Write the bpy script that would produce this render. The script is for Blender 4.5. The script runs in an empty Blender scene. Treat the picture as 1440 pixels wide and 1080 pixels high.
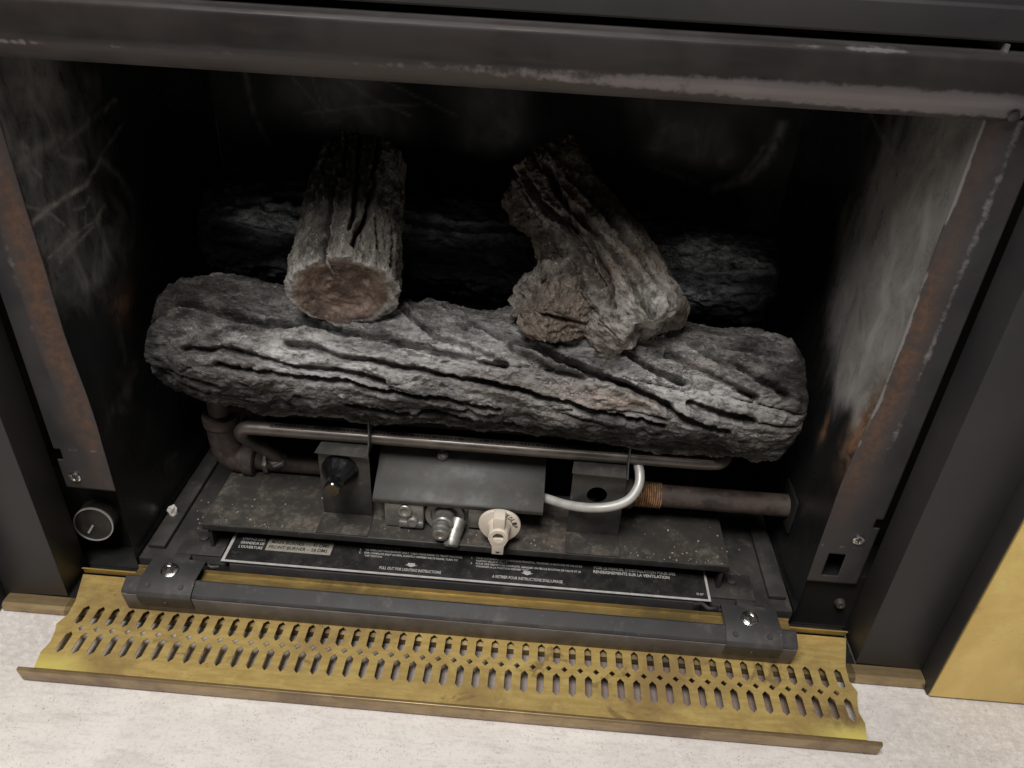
import bpy, bmesh, math, random
import numpy as np
from mathutils import Vector, Matrix

S = bpy.context.scene
COL = S.collection
rad = math.radians

# ------------------------------------------------------------------ camera, world, light, exposure
def set_camera():
    roll, pitch, yaw = rad(-3.3318), rad(32.613), rad(-1.8597)
    cp, sp, cy, sy, cr, sr = math.cos(pitch), math.sin(pitch), math.cos(yaw), math.sin(yaw), math.cos(roll), math.sin(roll)
    f = Vector((sy*cp, cy*cp, -sp)); r0 = Vector((cy, -sy, 0)); d0 = f.cross(r0)
    r = cr*r0 + sr*d0; d = -sr*r0 + cr*d0
    cam = bpy.data.cameras.new('camera'); o = bpy.data.objects.new('camera', cam); COL.objects.link(o)
    m = Matrix.Identity(4)
    for i in range(3):
        m[i][0] = r[i]; m[i][1] = -d[i]; m[i][2] = -f[i]
    m[0][3], m[1][3], m[2][3] = 0.064, -0.61, 0.70
    o.matrix_world = m
    cam.sensor_width = 36.0; cam.lens = 27.0; cam.clip_start = 0.02; cam.clip_end = 100
    S.camera = o
set_camera()

w = bpy.data.worlds.new('World'); S.world = w; w.use_nodes = True
bg = w.node_tree.nodes['Background']; bg.inputs[0].default_value = (1.0, 0.96, 0.9, 1); bg.inputs[1].default_value = 0.06

def area_lamp(name, loc, target, size, watts, col):
    l = bpy.data.lights.new(name, 'AREA'); l.shape = 'SQUARE'; l.size = size; l.energy = watts; l.color = col
    o = bpy.data.objects.new(name, l); COL.objects.link(o); o.location = loc
    o.rotation_euler = (Vector(target)-Vector(loc)).to_track_quat('-Z', 'Y').to_euler()
area_lamp('room_lamp', (-0.28, -0.86, 2.20), (0.0, 0.0, 0.15), 0.85, 62, (1.0, 0.97, 0.94))

S.view_settings.view_transform = 'Standard'; S.view_settings.look = 'None'
S.view_settings.exposure = 0.0; S.view_settings.gamma = 1.0
S.cycles.max_bounces = 6

# ------------------------------------------------------------------ noise
class Perlin:
    def __init__(s, seed):
        r = np.random.RandomState(seed); s.p = r.permutation(256).astype(np.int64)
        g = r.normal(size=(256, 3)); s.g = g/np.linalg.norm(g, axis=1)[:, None]
    def __call__(s, x, y, z):
        x, y, z = np.broadcast_arrays(x, y, z)
        xi, yi, zi = np.floor(x), np.floor(y), np.floor(z)
        fx, fy, fz = x-xi, y-yi, z-zi
        xi = xi.astype(np.int64); yi = yi.astype(np.int64); zi = zi.astype(np.int64)
        fade = lambda t: t*t*t*(t*(t*6-15)+10)
        u, v, q = fade(fx), fade(fy), fade(fz)
        out = 0
        for dx in (0, 1):
            a = s.p[(xi+dx) & 255]; wx = u if dx else 1-u
            for dy in (0, 1):
                b = s.p[(a+yi+dy) & 255]; wy = v if dy else 1-v
                for dz in (0, 1):
                    g = s.g[s.p[(b+zi+dz) & 255]]; wz = q if dz else 1-q
                    out = out + wx*wy*wz*(g[..., 0]*(fx-dx)+g[..., 1]*(fy-dy)+g[..., 2]*(fz-dz))
        return out*1.6
    def fbm(s, x, y, z, o=4, gain=.5):
        t, a, k = 0, 1, 1
        for i in range(o):
            t = t + a*s(x*k+i*7.3, y*k+i*3.1, z*k+i*5.7); a *= gain; k *= 2.03
        return t
def sst(a, b, x):
    t = np.clip((x-a)/(b-a), 0, 1); return t*t*(3-2*t)
def poly_dist(px, py, pts):
    best = np.full(px.shape, 1e9)
    for (ax, ay), (bx, by) in zip(pts[:-1], pts[1:]):
        dx, dy = bx-ax, by-ay
        t = np.clip(((px-ax)*dx+(py-ay)*dy)/(dx*dx+dy*dy+1e-12), 0, 1)
        best = np.minimum(best, (px-ax-t*dx)**2+(py-ay-t*dy)**2)
    return np.sqrt(best)

# ------------------------------------------------------------------ materials
class Mat:
    def __init__(s, name):
        s.m = bpy.data.materials.new(name); s.m.use_nodes = True
        s.nt = s.m.node_tree; s.b = s.nt.nodes['Principled BSDF']; s._c = None
    def n(s, t, **kw):
        o = s.nt.nodes.new(t)
        for k, v in kw.items(): setattr(o, k, v)
        return o
    def put(s, sock, v):
        if isinstance(v, bpy.types.NodeSocket): s.nt.links.new(v, sock)
        elif isinstance(v, (tuple, list)) and len(v) == 3 and sock.type == 'RGBA': sock.default_value = (*v, 1)
        else: sock.default_value = v
    @property
    def co(s):
        if s._c is None: s._c = s.n('ShaderNodeTexCoord').outputs['Object']
        return s._c
    def scaled(s, v):
        o = s.n('ShaderNodeMapping'); s.put(o.inputs['Vector'], s.co); o.inputs['Scale'].default_value = v; return o.outputs[0]
    def noise(s, scale, detail=4, rough=.55, vec=None, dist=0):
        o = s.n('ShaderNodeTexNoise'); s.put(o.inputs['Vector'], vec or s.co)
        o.inputs['Scale'].default_value = scale; o.inputs['Detail'].default_value = detail
        o.inputs['Roughness'].default_value = rough; o.inputs['Distortion'].default_value = dist
        return o.outputs['Fac']
    def vor(s, scale, vec=None, feature='F1', out='Distance'):
        o = s.n('ShaderNodeTexVoronoi', feature=feature); s.put(o.inputs['Vector'], vec or s.co); o.inputs['Scale'].default_value = scale
        return o.outputs[out]
    def rng(s, v, a, b, c=0., d=1.):
        o = s.n('ShaderNodeMapRange', interpolation_type='SMOOTHSTEP'); s.put(o.inputs['Value'], v)
        for k, x in zip(('From Min', 'From Max', 'To Min', 'To Max'), (a, b, c, d)): o.inputs[k].default_value = x
        return o.outputs['Result']
    def math(s, op, a, b=0.):
        o = s.n('ShaderNodeMath', operation=op); s.put(o.inputs[0], a); s.put(o.inputs[1], b); return o.outputs[0]
    def mix(s, f, a, b, mode='MIX'):
        o = s.n('ShaderNodeMix', data_type='RGBA', blend_type=mode)
        s.put(o.inputs[0], f); s.put(o.inputs[6], a); s.put(o.inputs[7], b); return o.outputs[2]
    def attr(s, name): return s.n('ShaderNodeAttribute', attribute_name=name).outputs['Fac']
    def bump(s, h, strength=.3, dist=.001, normal=None):
        o = s.n('ShaderNodeBump'); s.put(o.inputs['Height'], h); o.inputs['Strength'].default_value = strength; o.inputs['Distance'].default_value = dist
        if normal: s.put(o.inputs['Normal'], normal)
        return o.outputs[0]
    def out(s, color=None, rough=None, metal=None, normal=None, spec=None, coat=None):
        for k, v in (('Base Color', color), ('Roughness', rough), ('Metallic', metal), ('Normal', normal), ('Specular IOR Level', spec), ('Coat Weight', coat)):
            if v is not None: s.put(s.b.inputs[k], v)
        return s.m

def painted(name, c0, c1, rough=.5, dust=(.12, .11, .1), dust_amt=.35, scale=18, spec=.4, metal=0):
    m = Mat(name)
    n = m.noise(scale, 6, .6); f = m.noise(scale*9, 3)
    c = m.mix(m.rng(n, .35, .65), c0, c1)
    d = m.math('MULTIPLY', m.rng(m.noise(scale*2.3, 7, .7), .52, .75), dust_amt)
    c = m.mix(d, c, dust)
    sp = m.rng(m.noise(520, 1), .74, .78); c = m.mix(m.math('MULTIPLY', sp, .5*dust_amt), c, (.35, .33, .3))
    return m.out(c, m.rng(n, .3, .7, rough-.08, rough+.12), metal, m.bump(m.math('ADD', n, m.math('MULTIPLY', f, .4)), .12, .0008), spec)

MT = {}
MT['black'] = painted('black_painted_steel', (.022, .021, .021), (.03, .028, .027), .5, dust_amt=.12, scale=9)
MT['panel'] = painted('surround_black', (.020, .0195, .021), (.026, .0245, .025), .5, dust_amt=.08, scale=5)
MT['void'] = painted('sooty_black', (.008, .008, .008), (.013, .012, .012), .8, dust_amt=.1, scale=9, spec=.15)
MT['pan'] = painted('floor_pan_steel', (.022, .021, .020), (.036, .033, .030), .55, dust=(.13, .115, .10), dust_amt=.4, scale=22)
MT['shield'] = painted('dusty_dark_sheet', (.027, .026, .023), (.042, .040, .035), .5, dust=(.16, .145, .12), dust_amt=.3, scale=26)
MT['bracket'] = painted('bracket_steel', (.03, .03, .029), (.046, .043, .039), .5, dust=(.17, .15, .13), dust_amt=.3, scale=40)
MT['rail'] = painted('rail_steel', (.030, .030, .031), (.046, .043, .042), .6, dust=(.13, .115, .108), dust_amt=.5, scale=14)
MT['rail_face'] = painted('dusty_lit_rail_face', (.10, .09, .086), (.145, .13, .122), .75, dust=(.2, .18, .165), dust_amt=.5, scale=20, spec=.2)
MT['iron'] = painted('iron_pipe', (.028, .021, .018), (.065, .048, .040), .6, dust=(.16, .1, .08), dust_amt=.6, scale=45)
MT['elbow'] = painted('cast_iron_fitting', (.04, .03, .027), (.07, .052, .046), .65, dust=(.2, .16, .14), dust_amt=.4, scale=60)
MT['zinc'] = painted('zinc_casting', (.26, .25, .235), (.38, .365, .345), .42, dust=(.3, .27, .23), dust_amt=.4, scale=60, metal=.75)
MT['beige'] = painted('beige_plastic', (.60, .53, .45), (.67, .60, .51), .45, dust=(.4, .32, .25), dust_amt=.25, scale=60)
MT['label'] = painted('label_black', (.014, .014, .014), (.022, .021, .021), .35, dust=(.09, .085, .08), dust_amt=.45, scale=45, spec=.5)
MT['white'] = painted('label_white', (.36, .35, .33), (.46, .44, .42), .5, dust=(.2, .19, .18), dust_amt=.6, scale=90)
MT['boxgrey'] = painted('label_grey', (.24, .22, .19), (.3, .28, .24), .5, dust=(.14, .13, .12), dust_amt=.5, scale=90)
MT['print'] = painted('dark_print', (.03, .028, .025), (.04, .04, .035), .6, dust_amt=.1)
MT['chip'] = painted('pale_stone', (.5, .46, .42), (.66, .62, .58), .8, dust_amt=.3, scale=120)
MT['crumb'] = painted('ash_crumb', (.24, .21, .18), (.36, .32, .28), .8, dust_amt=.3, scale=120)
MT['gloss'] = painted('glossy_black', (.006, .006, .007), (.009, .009, .01), .12, dust_amt=.02, scale=60, spec=.8)
MT['dial'] = painted('dial_black', (.02, .02, .019), (.03, .028, .026), .4, dust_amt=.2, scale=60)
MT['ring'] = painted('dial_white_ring', (.27, .265, .25), (.34, .33, .31), .4, dust_amt=.2, scale=90)

def bright_metal(name, c, rough, scale=60):
    m = Mat(name); n = m.noise(scale, 5)
    return m.out(m.mix(n, tuple(x*.75 for x in c), c), m.rng(n, .3, .7, rough-.08, rough+.1), 1.0, m.bump(n, .15, .0006))
MT['bolt'] = bright_metal('bolt_zinc', (.62, .61, .6), .25, 200)
MT['alu'] = painted('aluminium_tube', (.40, .39, .37), (.47, .46, .44), .5, dust=(.3, .28, .25), dust_amt=.3, scale=60, metal=.35)

def burner_metal():
    m = Mat('heat_tinted_tube')
    n = m.noise(30, 5); k = m.noise(9, 2)
    c = m.mix(m.rng(n, .3, .7), (.105, .094, .086), (.18, .158, .142))
    c = m.mix(m.rng(m.attr('heat'), .2, .8), c, (.42, .3, .15))
    return m.out(c, m.rng(n, .3, .7, .34, .52), .75, m.bump(n, .2, .0006))
MT['tube'] = burner_metal()

def rust_thread():
    m = Mat('rusty_thread'); n = m.noise(160, 5)
    return m.out(m.mix(m.rng(n, .35, .65), (.17, .08, .035), (.42, .24, .12)), .8, .1, m.bump(n, .4, .0006))
MT['thread'] = rust_thread()

def brass(name, c0, c1, tarn, amt, rough, metal=.85, corners=False, streak=(2.5, 14, 14)):
    m = Mat(name)
    br = m.noise(14, 5, .6, m.scaled(streak))
    n = m.noise(7, 8, .68, None, .5); k = m.noise(38, 6, .7)
    c = m.mix(m.rng(br, .35, .65), c0, c1)
    c = m.mix(m.math('MULTIPLY', m.rng(n, .42, .66), amt), c, tarn)
    c = m.mix(m.math('MULTIPLY', m.rng(m.noise(22, 6, .7), .55, .68), amt*.45), c, tuple(min(.9, x*1.35) for x in c1))
    c = m.mix(m.math('MULTIPLY', m.rng(k, .6, .72), amt*.6), c, (.14, .085, .04))
    if corners:
        c = m.mix(m.math('MULTIPLY', m.rng(m.noise(16, 5, .65, None, 1.0), .60, .68), .55), c, (.16, .10, .055))
    if corners:                                               # brighter, yellower colour at the two front corners
        sx = m.n('ShaderNodeSeparateXYZ'); m.put(sx.inputs[0], m.co)
        k_ = m.math('MULTIPLY', m.rng(m.math('ABSOLUTE', sx.outputs[0]), .34, .41), m.rng(m.math('ADD', sx.outputs[1], m.math('MULTIPLY', n, .02)), -.028, -.050))
        c = m.mix(m.math('MULTIPLY', k_, .85), c, (.92, .80, .22))
    sp = m.rng(m.noise(260, 2), .73, .78); c = m.mix(m.math('MULTIPLY', sp, .6), c, (.05, .035, .02))
    return m.out(c, m.rng(n, .3, .7, rough-.07, rough+.13), metal, m.bump(m.math('ADD', m.math('MULTIPLY', br, .4), k), .12, .0006))
MT['brass'] = brass('tarnished_brass', (.62, .44, .145), (.75, .555, .205), (.35, .235, .095), .9, .38, .55, True)
MT['brass_lip'] = brass('brown_brass', (.34, .245, .13), (.42, .31, .165), (.20, .135, .095), .8, .4, .7)
MT['brass_trim'] = brass('satin_brass_trim', (.76, .56, .19), (.86, .66, .25), (.64, .46, .15), .5, .34, .62, False, (1, 1, .5))
MT['brass_dark'] = brass('shaded_brass_strip', (.13, .095, .045), (.21, .15, .065), (.06, .048, .035), .8, .45, .6)
MT['brass_channel'] = brass('old_brass_channel', (.30, .21, .075), (.42, .30, .11), (.13, .095, .045), .8, .4, .6)

def worn_steel(name, base0, base1, wearc, rustc, rough=.45, metal=.35):
    m = Mat(name)
    n = m.noise(16, 6, .6); f = m.noise(140, 5, .65)
    c = m.mix(m.rng(n, .35, .65), base0, base1)
    r = m.math('MULTIPLY', m.attr('rust'), m.rng(m.noise(28, 6, .7), .25, .6))
    c = m.mix(r, c, m.mix(m.rng(f, .35, .65), tuple(x*.65 for x in rustc), rustc))
    wv = m.rng(m.math('ADD', m.math('MULTIPLY', m.attr('wear'), 1.1), m.math('MULTIPLY', m.math('SUBTRACT', f, .5), .9)), .30, .68)
    c = m.mix(m.math('MULTIPLY', wv, .9), c, wearc)
    return m.out(c, m.rng(n, .3, .7, rough-.06, rough+.14), metal, m.bump(m.math('ADD', m.math('MULTIPLY', n, .5), f), .14, .0007), .4)
MT['lintel'] = worn_steel('scuffed_lintel', (.064, .058, .058), (.085, .076, .075), (.27, .25, .26), (.08, .055, .045))
MT['post'] = worn_steel('rusted_post', (.038, .0365, .039), (.052, .049, .051), (.20, .19, .19), (.125, .068, .042))

def wall_metal():
    m = Mat('sooty_wall_steel')
    st = m.noise(26, 8, .7, m.scaled((1, 1.7, .8)), .6); fine = m.noise(220, 3, .6, m.scaled((1, 4, .10)))
    n = m.noise(8, 6, .6)
    cl = m.attr('clean_sheen')
    soot_shade = m.mix(m.rng(n, .35, .65), (.009, .0095, .0105), (.016, .0155, .015))
    base = m.mix(m.rng(st, .3, .7), (.36, .35, .335), (.58, .56, .53))
    base = m.mix(m.math('MULTIPLY', m.rng(fine, .60, .68), .6), base, (.38, .36, .33))
    k = m.rng(m.math('ADD', cl, m.math('MULTIPLY', m.math('SUBTRACT', st, .5), .38)), .02, .75)
    c = m.mix(k, soot_shade, base)
    c = m.mix(m.math('MULTIPLY', m.attr('rust'), m.rng(m.noise(50, 5, .7), .3, .6)), c, (.22, .12, .07))
    c = m.mix(m.math('MULTIPLY', m.attr('wear'), m.rng(m.noise(70, 4), .25, .6)), c, (.42, .40, .37))
    return m.out(c, m.rng(st, .3, .7, .24, .40), m.math('MULTIPLY', k, .6), m.bump(fine, .08, .0005), .35)
MT['wall'] = wall_metal()

def hearth_mat():
    m = Mat('painted_stone_hearth')
    big = m.noise(2.2, 5, .6); mid = m.noise(16, 7, .65); fine = m.noise(230, 6, .75)
    brush = m.noise(30, 8, .78, m.scaled((1, 4.5, 1)), .6)
    c = m.mix(m.rng(mid, .25, .75), (.645, .61, .58), (.725, .69, .655))
    c = m.mix(m.math('MULTIPLY', m.rng(m.noise(6, 8, .72, m.scaled((1, 2.2, 1)), .5), .50, .66), .38), c, (.47, .425, .395))
    c = m.mix(m.math('MULTIPLY', m.rng(brush, .48, .66), .5), c, (.47, .43, .40))
    c = m.mix(m.math('MULTIPLY', m.rng(fine, .50, .66), .42), c, (.40, .36, .335))
    c = m.mix(m.math('MULTIPLY', m.attr('greying'), m.rng(m.noise(120, 8, .8), .3, .62)), c, (.36, .33, .315))
    c = m.mix(m.math('MULTIPLY', m.attr('under'), m.rng(mid, .2, .6, .75, 1.)), c, (.17, .125, .105))  # shade beneath the grille put into the hearth colour
    sc = m.rng(m.noise(34, 3, .6, m.scaled((1, 2.6, 1)), 1.2), .715, .735)
    c = m.mix(m.math('MULTIPLY', sc, m.rng(m.noise(90, 3), .45, .6)), c, (.2, .18, .17))
    pit = m.math('MULTIPLY', m.rng(m.vor(330), .28, .12), m.rng(m.noise(40, 5, .7), .48, .62)); c = m.mix(m.math('MULTIPLY', pit, .7), c, (.26, .23, .21))
    sp = m.rng(m.noise(240, 1), .74, .78); c = m.mix(m.math('MULTIPLY', sp, .7), c, (.15, .13, .12))
    h = m.math('ADD', m.math('MULTIPLY', fine, .6), m.math('ADD', m.math('MULTIPLY', mid, .6), m.math('MULTIPLY', brush, .8)))
    return m.out(c, .75, 0, m.bump(h, .35, .002), .3)
MT['hearth'] = hearth_mat()

def tray_mat():
    m = Mat('dusty_burner_tray')
    n = m.noise(24, 7, .65); s1 = m.noise(150, 5, .7); s2 = m.noise(420, 3, .6)
    c = m.mix(m.rng(n, .35, .65), (.028, .026, .023), (.048, .043, .037))
    d = m.math('MULTIPLY', m.rng(m.math('ADD', m.math('MULTIPLY', n, .7), m.math('MULTIPLY', s1, .5)), .58, .84), .62)
    c = m.mix(d, c, (.19, .165, .135))
    c = m.mix(m.math('MULTIPLY', m.rng(m.noise(13, 4), .6, .7), .2), c, (.08, .05, .04))
    return m.out(c, .72, 0, m.bump(m.math('ADD', s1, s2), .12, .0006), .25)
MT['tray'] = tray_mat()

def bark(name, dark, lite, brown, amt_brown, ashc=(.40, .385, .37), an=(.5, 1.3, 1.3)):
    m = Mat(name); V = m.scaled(an)
    a = m.noise(13, 7, .62); b = m.noise(85, 7, .7, V); cc = m.noise(9, 5, .6); f = m.noise(430, 5, .7)
    c = m.mix(m.rng(m.math('ADD', m.math('MULTIPLY', a, .6), m.math('MULTIPLY', b, .55)), .42, .74), dark, lite)
    c = m.mix(m.math('MULTIPLY', m.rng(cc, .45, .68), amt_brown), c, brown)
    ash = m.math('MULTIPLY', m.attr('ash'), m.rng(b, .3, .62))
    c = m.mix(ash, c, ashc)
    c = m.mix(m.math('MULTIPLY', m.attr('pink'), m.rng(b, .35, .6)), c, (.36, .29, .25))
    iso = lambda sc, d, w_, vec=None: m.rng(m.math('ABSOLUTE', m.math('SUBTRACT', m.noise(sc, d, .6, vec, .7), .5)), 0., w_, 1., 0.)
    g = m.rng(a, .4, .6)
    pale = m.math('MULTIPLY', iso(70, 3, .022, V), m.rng(b, .42, .6))
    c = m.mix(m.math('MULTIPLY', pale, .9), c, tuple(min(.55, x*2.3) for x in lite))
    c = m.mix(m.math('MULTIPLY', m.math('MULTIPLY', iso(44, 4, .02, V), g), .8), c, tuple(x*.5 for x in dark))
    c = m.mix(m.math('MULTIPLY', m.rng(m.noise(190, 4, .65, V), .55, .7), .6), c, tuple(x*.6 for x in dark))
    c = m.mix(m.math('MULTIPLY', m.rng(m.noise(150, 4, .65, V), .58, .72), .55), c, tuple(min(.5, x*1.7) for x in lite))
    c = m.mix(m.math('MULTIPLY', m.attr('soot_shade'), m.rng(b, .3, .7, 1., .72)), c, (.013, .012, .0115))  # random soot patches together with painted shade
    face = m.attr('face')
    fc = m.mix(m.rng(m.noise(34, 7, .68, None, .8), .35, .66), (.075, .054, .046), (.20, .148, .122))
    fc = m.mix(m.rng(m.noise(90, 5, .7), .52, .7), fc, (.28, .215, .175))
    c = m.mix(face, c, fc)
    c = m.mix(m.math('MULTIPLY', m.rng(f, .70, .76), .6), c, (.38, .36, .34))
    h = m.math('ADD', m.math('MULTIPLY', b, 1.2), m.math('MULTIPLY', f, .6))
    h = m.math('ADD', h, m.math('MULTIPLY', pale, .5))
    return m.out(c, .92, 0, m.bump(h, .8, .003), .18)
MT['bark'] = bark('grey_bark', (.024, .022, .021), (.29, .28, .27), (.085, .064, .052), .6, (.50, .49, .48))
MT['bark_left'] = bark('grey_brown_bark', (.04, .037, .033), (.25, .235, .21), (.12, .095, .075), .5, (.42, .40, .38), (1.4, .5, .9))
MT['bark_right'] = bark('brown_bark', (.040, .032, .026), (.22, .19, .16), (.115, .082, .06), .6, (.42, .41, .39), (.95, .7, .9))
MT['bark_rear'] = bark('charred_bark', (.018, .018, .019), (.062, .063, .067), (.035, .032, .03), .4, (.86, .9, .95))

# ------------------------------------------------------------------ object helpers
WL = {}                                                  # world position of every object's origin
def props(o, label=None, cat=None, group=None, kind=None):
    for k, v in (('label', label), ('category', cat), ('group', group), ('kind', kind)):
        if v: o[k] = v
    return o
def thing(name, loc, label, cat, group=None):
    o = bpy.data.objects.new(name, None); COL.objects.link(o); o.location = loc; o.empty_display_size = .02
    WL[o] = Vector(loc); return props(o, label, cat, group)
def link_mesh(name, me, mat, parent=None, origin=None):
    """me holds world coordinates; move the origin to the middle of its bounds"""
    n = len(me.vertices); co = np.empty(n*3, np.float32); me.vertices.foreach_get('co', co); co = co.reshape(-1, 3)
    c = np.array(origin, np.float32) if origin is not None else (co.min(0)+co.max(0))/2
    me.vertices.foreach_set('co', (co-c).ravel()); me.update()
    o = bpy.data.objects.new(name, me); COL.objects.link(o)
    if mat: me.materials.append(mat)
    WL[o] = Vector([float(x) for x in c])
    if parent: o.parent = parent; o.location = WL[o]-WL[parent]
    else: o.location = WL[o]
    return o
def copy_part(o, parent, delta, name=None):
    c = o.copy(); COL.objects.link(c); c.parent = parent
    WL[c] = WL[o]+Vector(delta); c.location = WL[c]-WL[parent]; return c

class MB:
    def __init__(s): s.v = []; s.f = []
    def add(s, vs, fs):
        k = len(s.v); s.v += [tuple(map(float, p)) for p in vs]; s.f += [tuple(i+k for i in f) for f in fs]; return s
    def box(s, x0, x1, y0, y1, z0, z1):
        return s.add([(x, y, z) for x in (x0, x1) for y in (y0, y1) for z in (z0, z1)],
                     [(0, 1, 3, 2), (4, 6, 7, 5), (0, 4, 5, 1), (2, 3, 7, 6), (0, 2, 6, 4), (1, 5, 7, 3)])
    def prism(s, poly, axis, a, b):
        n = len(poly)
        def P(p, t): return {0: (t, p[0], p[1]), 1: (p[0], t, p[1]), 2: (p[0], p[1], t)}[axis]
        vs = [P(p, a) for p in poly]+[P(p, b) for p in poly]
        return s.add(vs, [tuple(range(n)), tuple(range(2*n-1, n-1, -1))]+[(i, (i+1) % n, (i+1) % n+n, i+n) for i in range(n)])
    def sheet(s, line, t, axis, a, b):
        """thick folded sheet: a polyline with thickness t, run along an axis"""
        pts = [Vector(p) for p in line]; off = []
        for i, p in enumerate(pts):
            d = ((pts[min(i+1, len(pts)-1)]-p).normalized() if i < len(pts)-1 else Vector((0, 0)))+((p-pts[i-1]).normalized() if i else Vector((0, 0)))
            d.normalize(); off.append(p+Vector((-d.y, d.x))*t)
        return s.prism([tuple(p) for p in pts]+[tuple(p) for p in reversed(off)], axis, a, b)
    def tube(s, pts, r, n=18, caps=True):
        pts = [Vector(p) for p in pts]; rs = r if isinstance(r, (list, tuple)) else [r]*len(pts)
        t0 = (pts[1]-pts[0]).normalized(); u = t0.orthogonal().normalized(); vs = []; fs = []
        for i, p in enumerate(pts):
            t = (pts[min(i+1, len(pts)-1)]-pts[max(i-1, 0)]).normalized()
            u = (u-t*u.dot(t)).normalized(); v = t.cross(u)
            for k in range(n):
                a = 2*math.pi*k/n; vs.append(p+(u*math.cos(a)+v*math.sin(a))*rs[i])
        for i in range(len(pts)-1):
            for k in range(n):
                fs.append((i*n+k, i*n+(k+1) % n, (i+1)*n+(k+1) % n, (i+1)*n+k))
        if caps: fs += [tuple(range(n-1, -1, -1)), tuple(range((len(pts)-1)*n, len(pts)*n))]
        return s.add(vs, fs)
    def lathe(s, o, ax, prof, n=28, caps=True):
        o = Vector(o); ax = Vector(ax).normalized(); u = ax.orthogonal().normalized(); v = ax.cross(u); vs = []; fs = []
        for d, r in prof:
            for k in range(n):
                a = 2*math.pi*(k+.5)/n; vs.append(o+ax*d+(u*math.cos(a)+v*math.sin(a))*max(r, 1e-5))
        m = len(prof)
        for i in range(m-1):
            for k in range(n): fs.append((i*n+k, i*n+(k+1) % n, (i+1)*n+(k+1) % n, (i+1)*n+k))
        if caps: fs += [tuple(range(n-1, -1, -1)), tuple(range((m-1)*n, m*n))]
        return s.add(vs, fs)
    def build(s, name, mat, parent=None, bevel=0.0, angle=35):
        me = bpy.data.meshes.new(name); me.from_pydata(s.v, [], s.f)
        bm = bmesh.new(); bm.from_mesh(me); bmesh.ops.recalc_face_normals(bm, faces=bm.faces)
        if bevel:
            es = [e for e in bm.edges if len(e.link_faces) == 2 and e.calc_face_angle(0) > rad(30)]
            bmesh.ops.bevel(bm, geom=es, offset=bevel, segments=2, affect='EDGES', profile=.5, clamp_overlap=True)
        bm.to_mesh(me); bm.free()
        me.shade_smooth(); me.set_sharp_from_angle(angle=rad(angle))
        return link_mesh(name, me, mat, parent)

def spline(pts, n=10):
    P = [Vector(p) for p in pts]; P = [P[0]*2-P[1]]+P+[P[-1]*2-P[-2]]; out = []
    for i in range(1, len(P)-2):
        for k in range(n):
            t = k/n; a, b, c, d = P[i-1:i+3]
            out.append(.5*((2*b)+(c-a)*t+(2*a-5*b+4*c-d)*t*t+(3*b-a-3*c+d)*t**3))
    return out+[P[-2]]

def curve_mesh(cu):
    o = bpy.data.objects.new('tmp', cu); COL.objects.link(o)
    dg = bpy.context.evaluated_depsgraph_get(); me = bpy.data.meshes.new_from_object(o.evaluated_get(dg))
    bpy.data.objects.remove(o); bpy.data.curves.remove(cu); me.materials.clear(); return me
def plate(name, outline, holes, thick, mat, parent, to_world, bevel=0.0):
    """flat plate with real holes, cut from an outline; to_world maps (u, v, w) to a point"""
    cu = bpy.data.curves.new(name, 'CURVE'); cu.dimensions = '2D'; cu.fill_mode = 'BOTH'; cu.extrude = thick/2; cu.bevel_depth = bevel
    for lp in [outline]+holes:
        sp = cu.splines.new('POLY'); sp.points.add(len(lp)-1); sp.use_cyclic_u = True
        for p, q in zip(sp.points, lp): p.co = (q[0], q[1], 0, 1)
    me = curve_mesh(cu); me.name = name
    for v in me.vertices: v.co = to_world(*v.co)
    me.update(); bm = bmesh.new(); bm.from_mesh(me); bmesh.ops.recalc_face_normals(bm, faces=bm.faces); bm.to_mesh(me); bm.free()
    return link_mesh(name, me, mat, parent)
def text(name, body, x0, x1, yc, size, z, mat, parent, rot=None, to_world=None):
    cu = bpy.data.curves.new(name, 'FONT'); cu.body = body; cu.size = 1; cu.extrude = 0; cu.resolution_u = 2; cu.offset = .022
    me = curve_mesh(cu); me.name = name
    co = np.array([v.co[:] for v in me.vertices]); lo, hi = co.min(0), co.max(0)
    for v, p in zip(me.vertices, co):
        u = x0+(p[0]-lo[0])/(hi[0]-lo[0])*(x1-x0); t = yc+((p[1]-0)/.73-.5)*size
        v.co = to_world(u, t) if to_world else (u, t, z)
    me.update(); return link_mesh(name, me, mat, parent)
def grid(name, X, Y, Z, mat, parent, attrs={}, skip=None, flip=False, solid=0, smooth=True):
    n, m = X.shape; idx = np.arange(n*m).reshape(n, m)
    q = np.stack([idx[:-1, :-1], idx[1:, :-1], idx[1:, 1:], idx[:-1, 1:]], -1).reshape(-1, 4)
    if skip is not None: q = q[~skip.ravel()]
    if flip: q = q[:, ::-1]
    return raw_mesh(name, np.stack([X, Y, Z], -1).reshape(-1, 3), q, mat, parent, {k: a.ravel() for k, a in attrs.items()}, solid, smooth)
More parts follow.
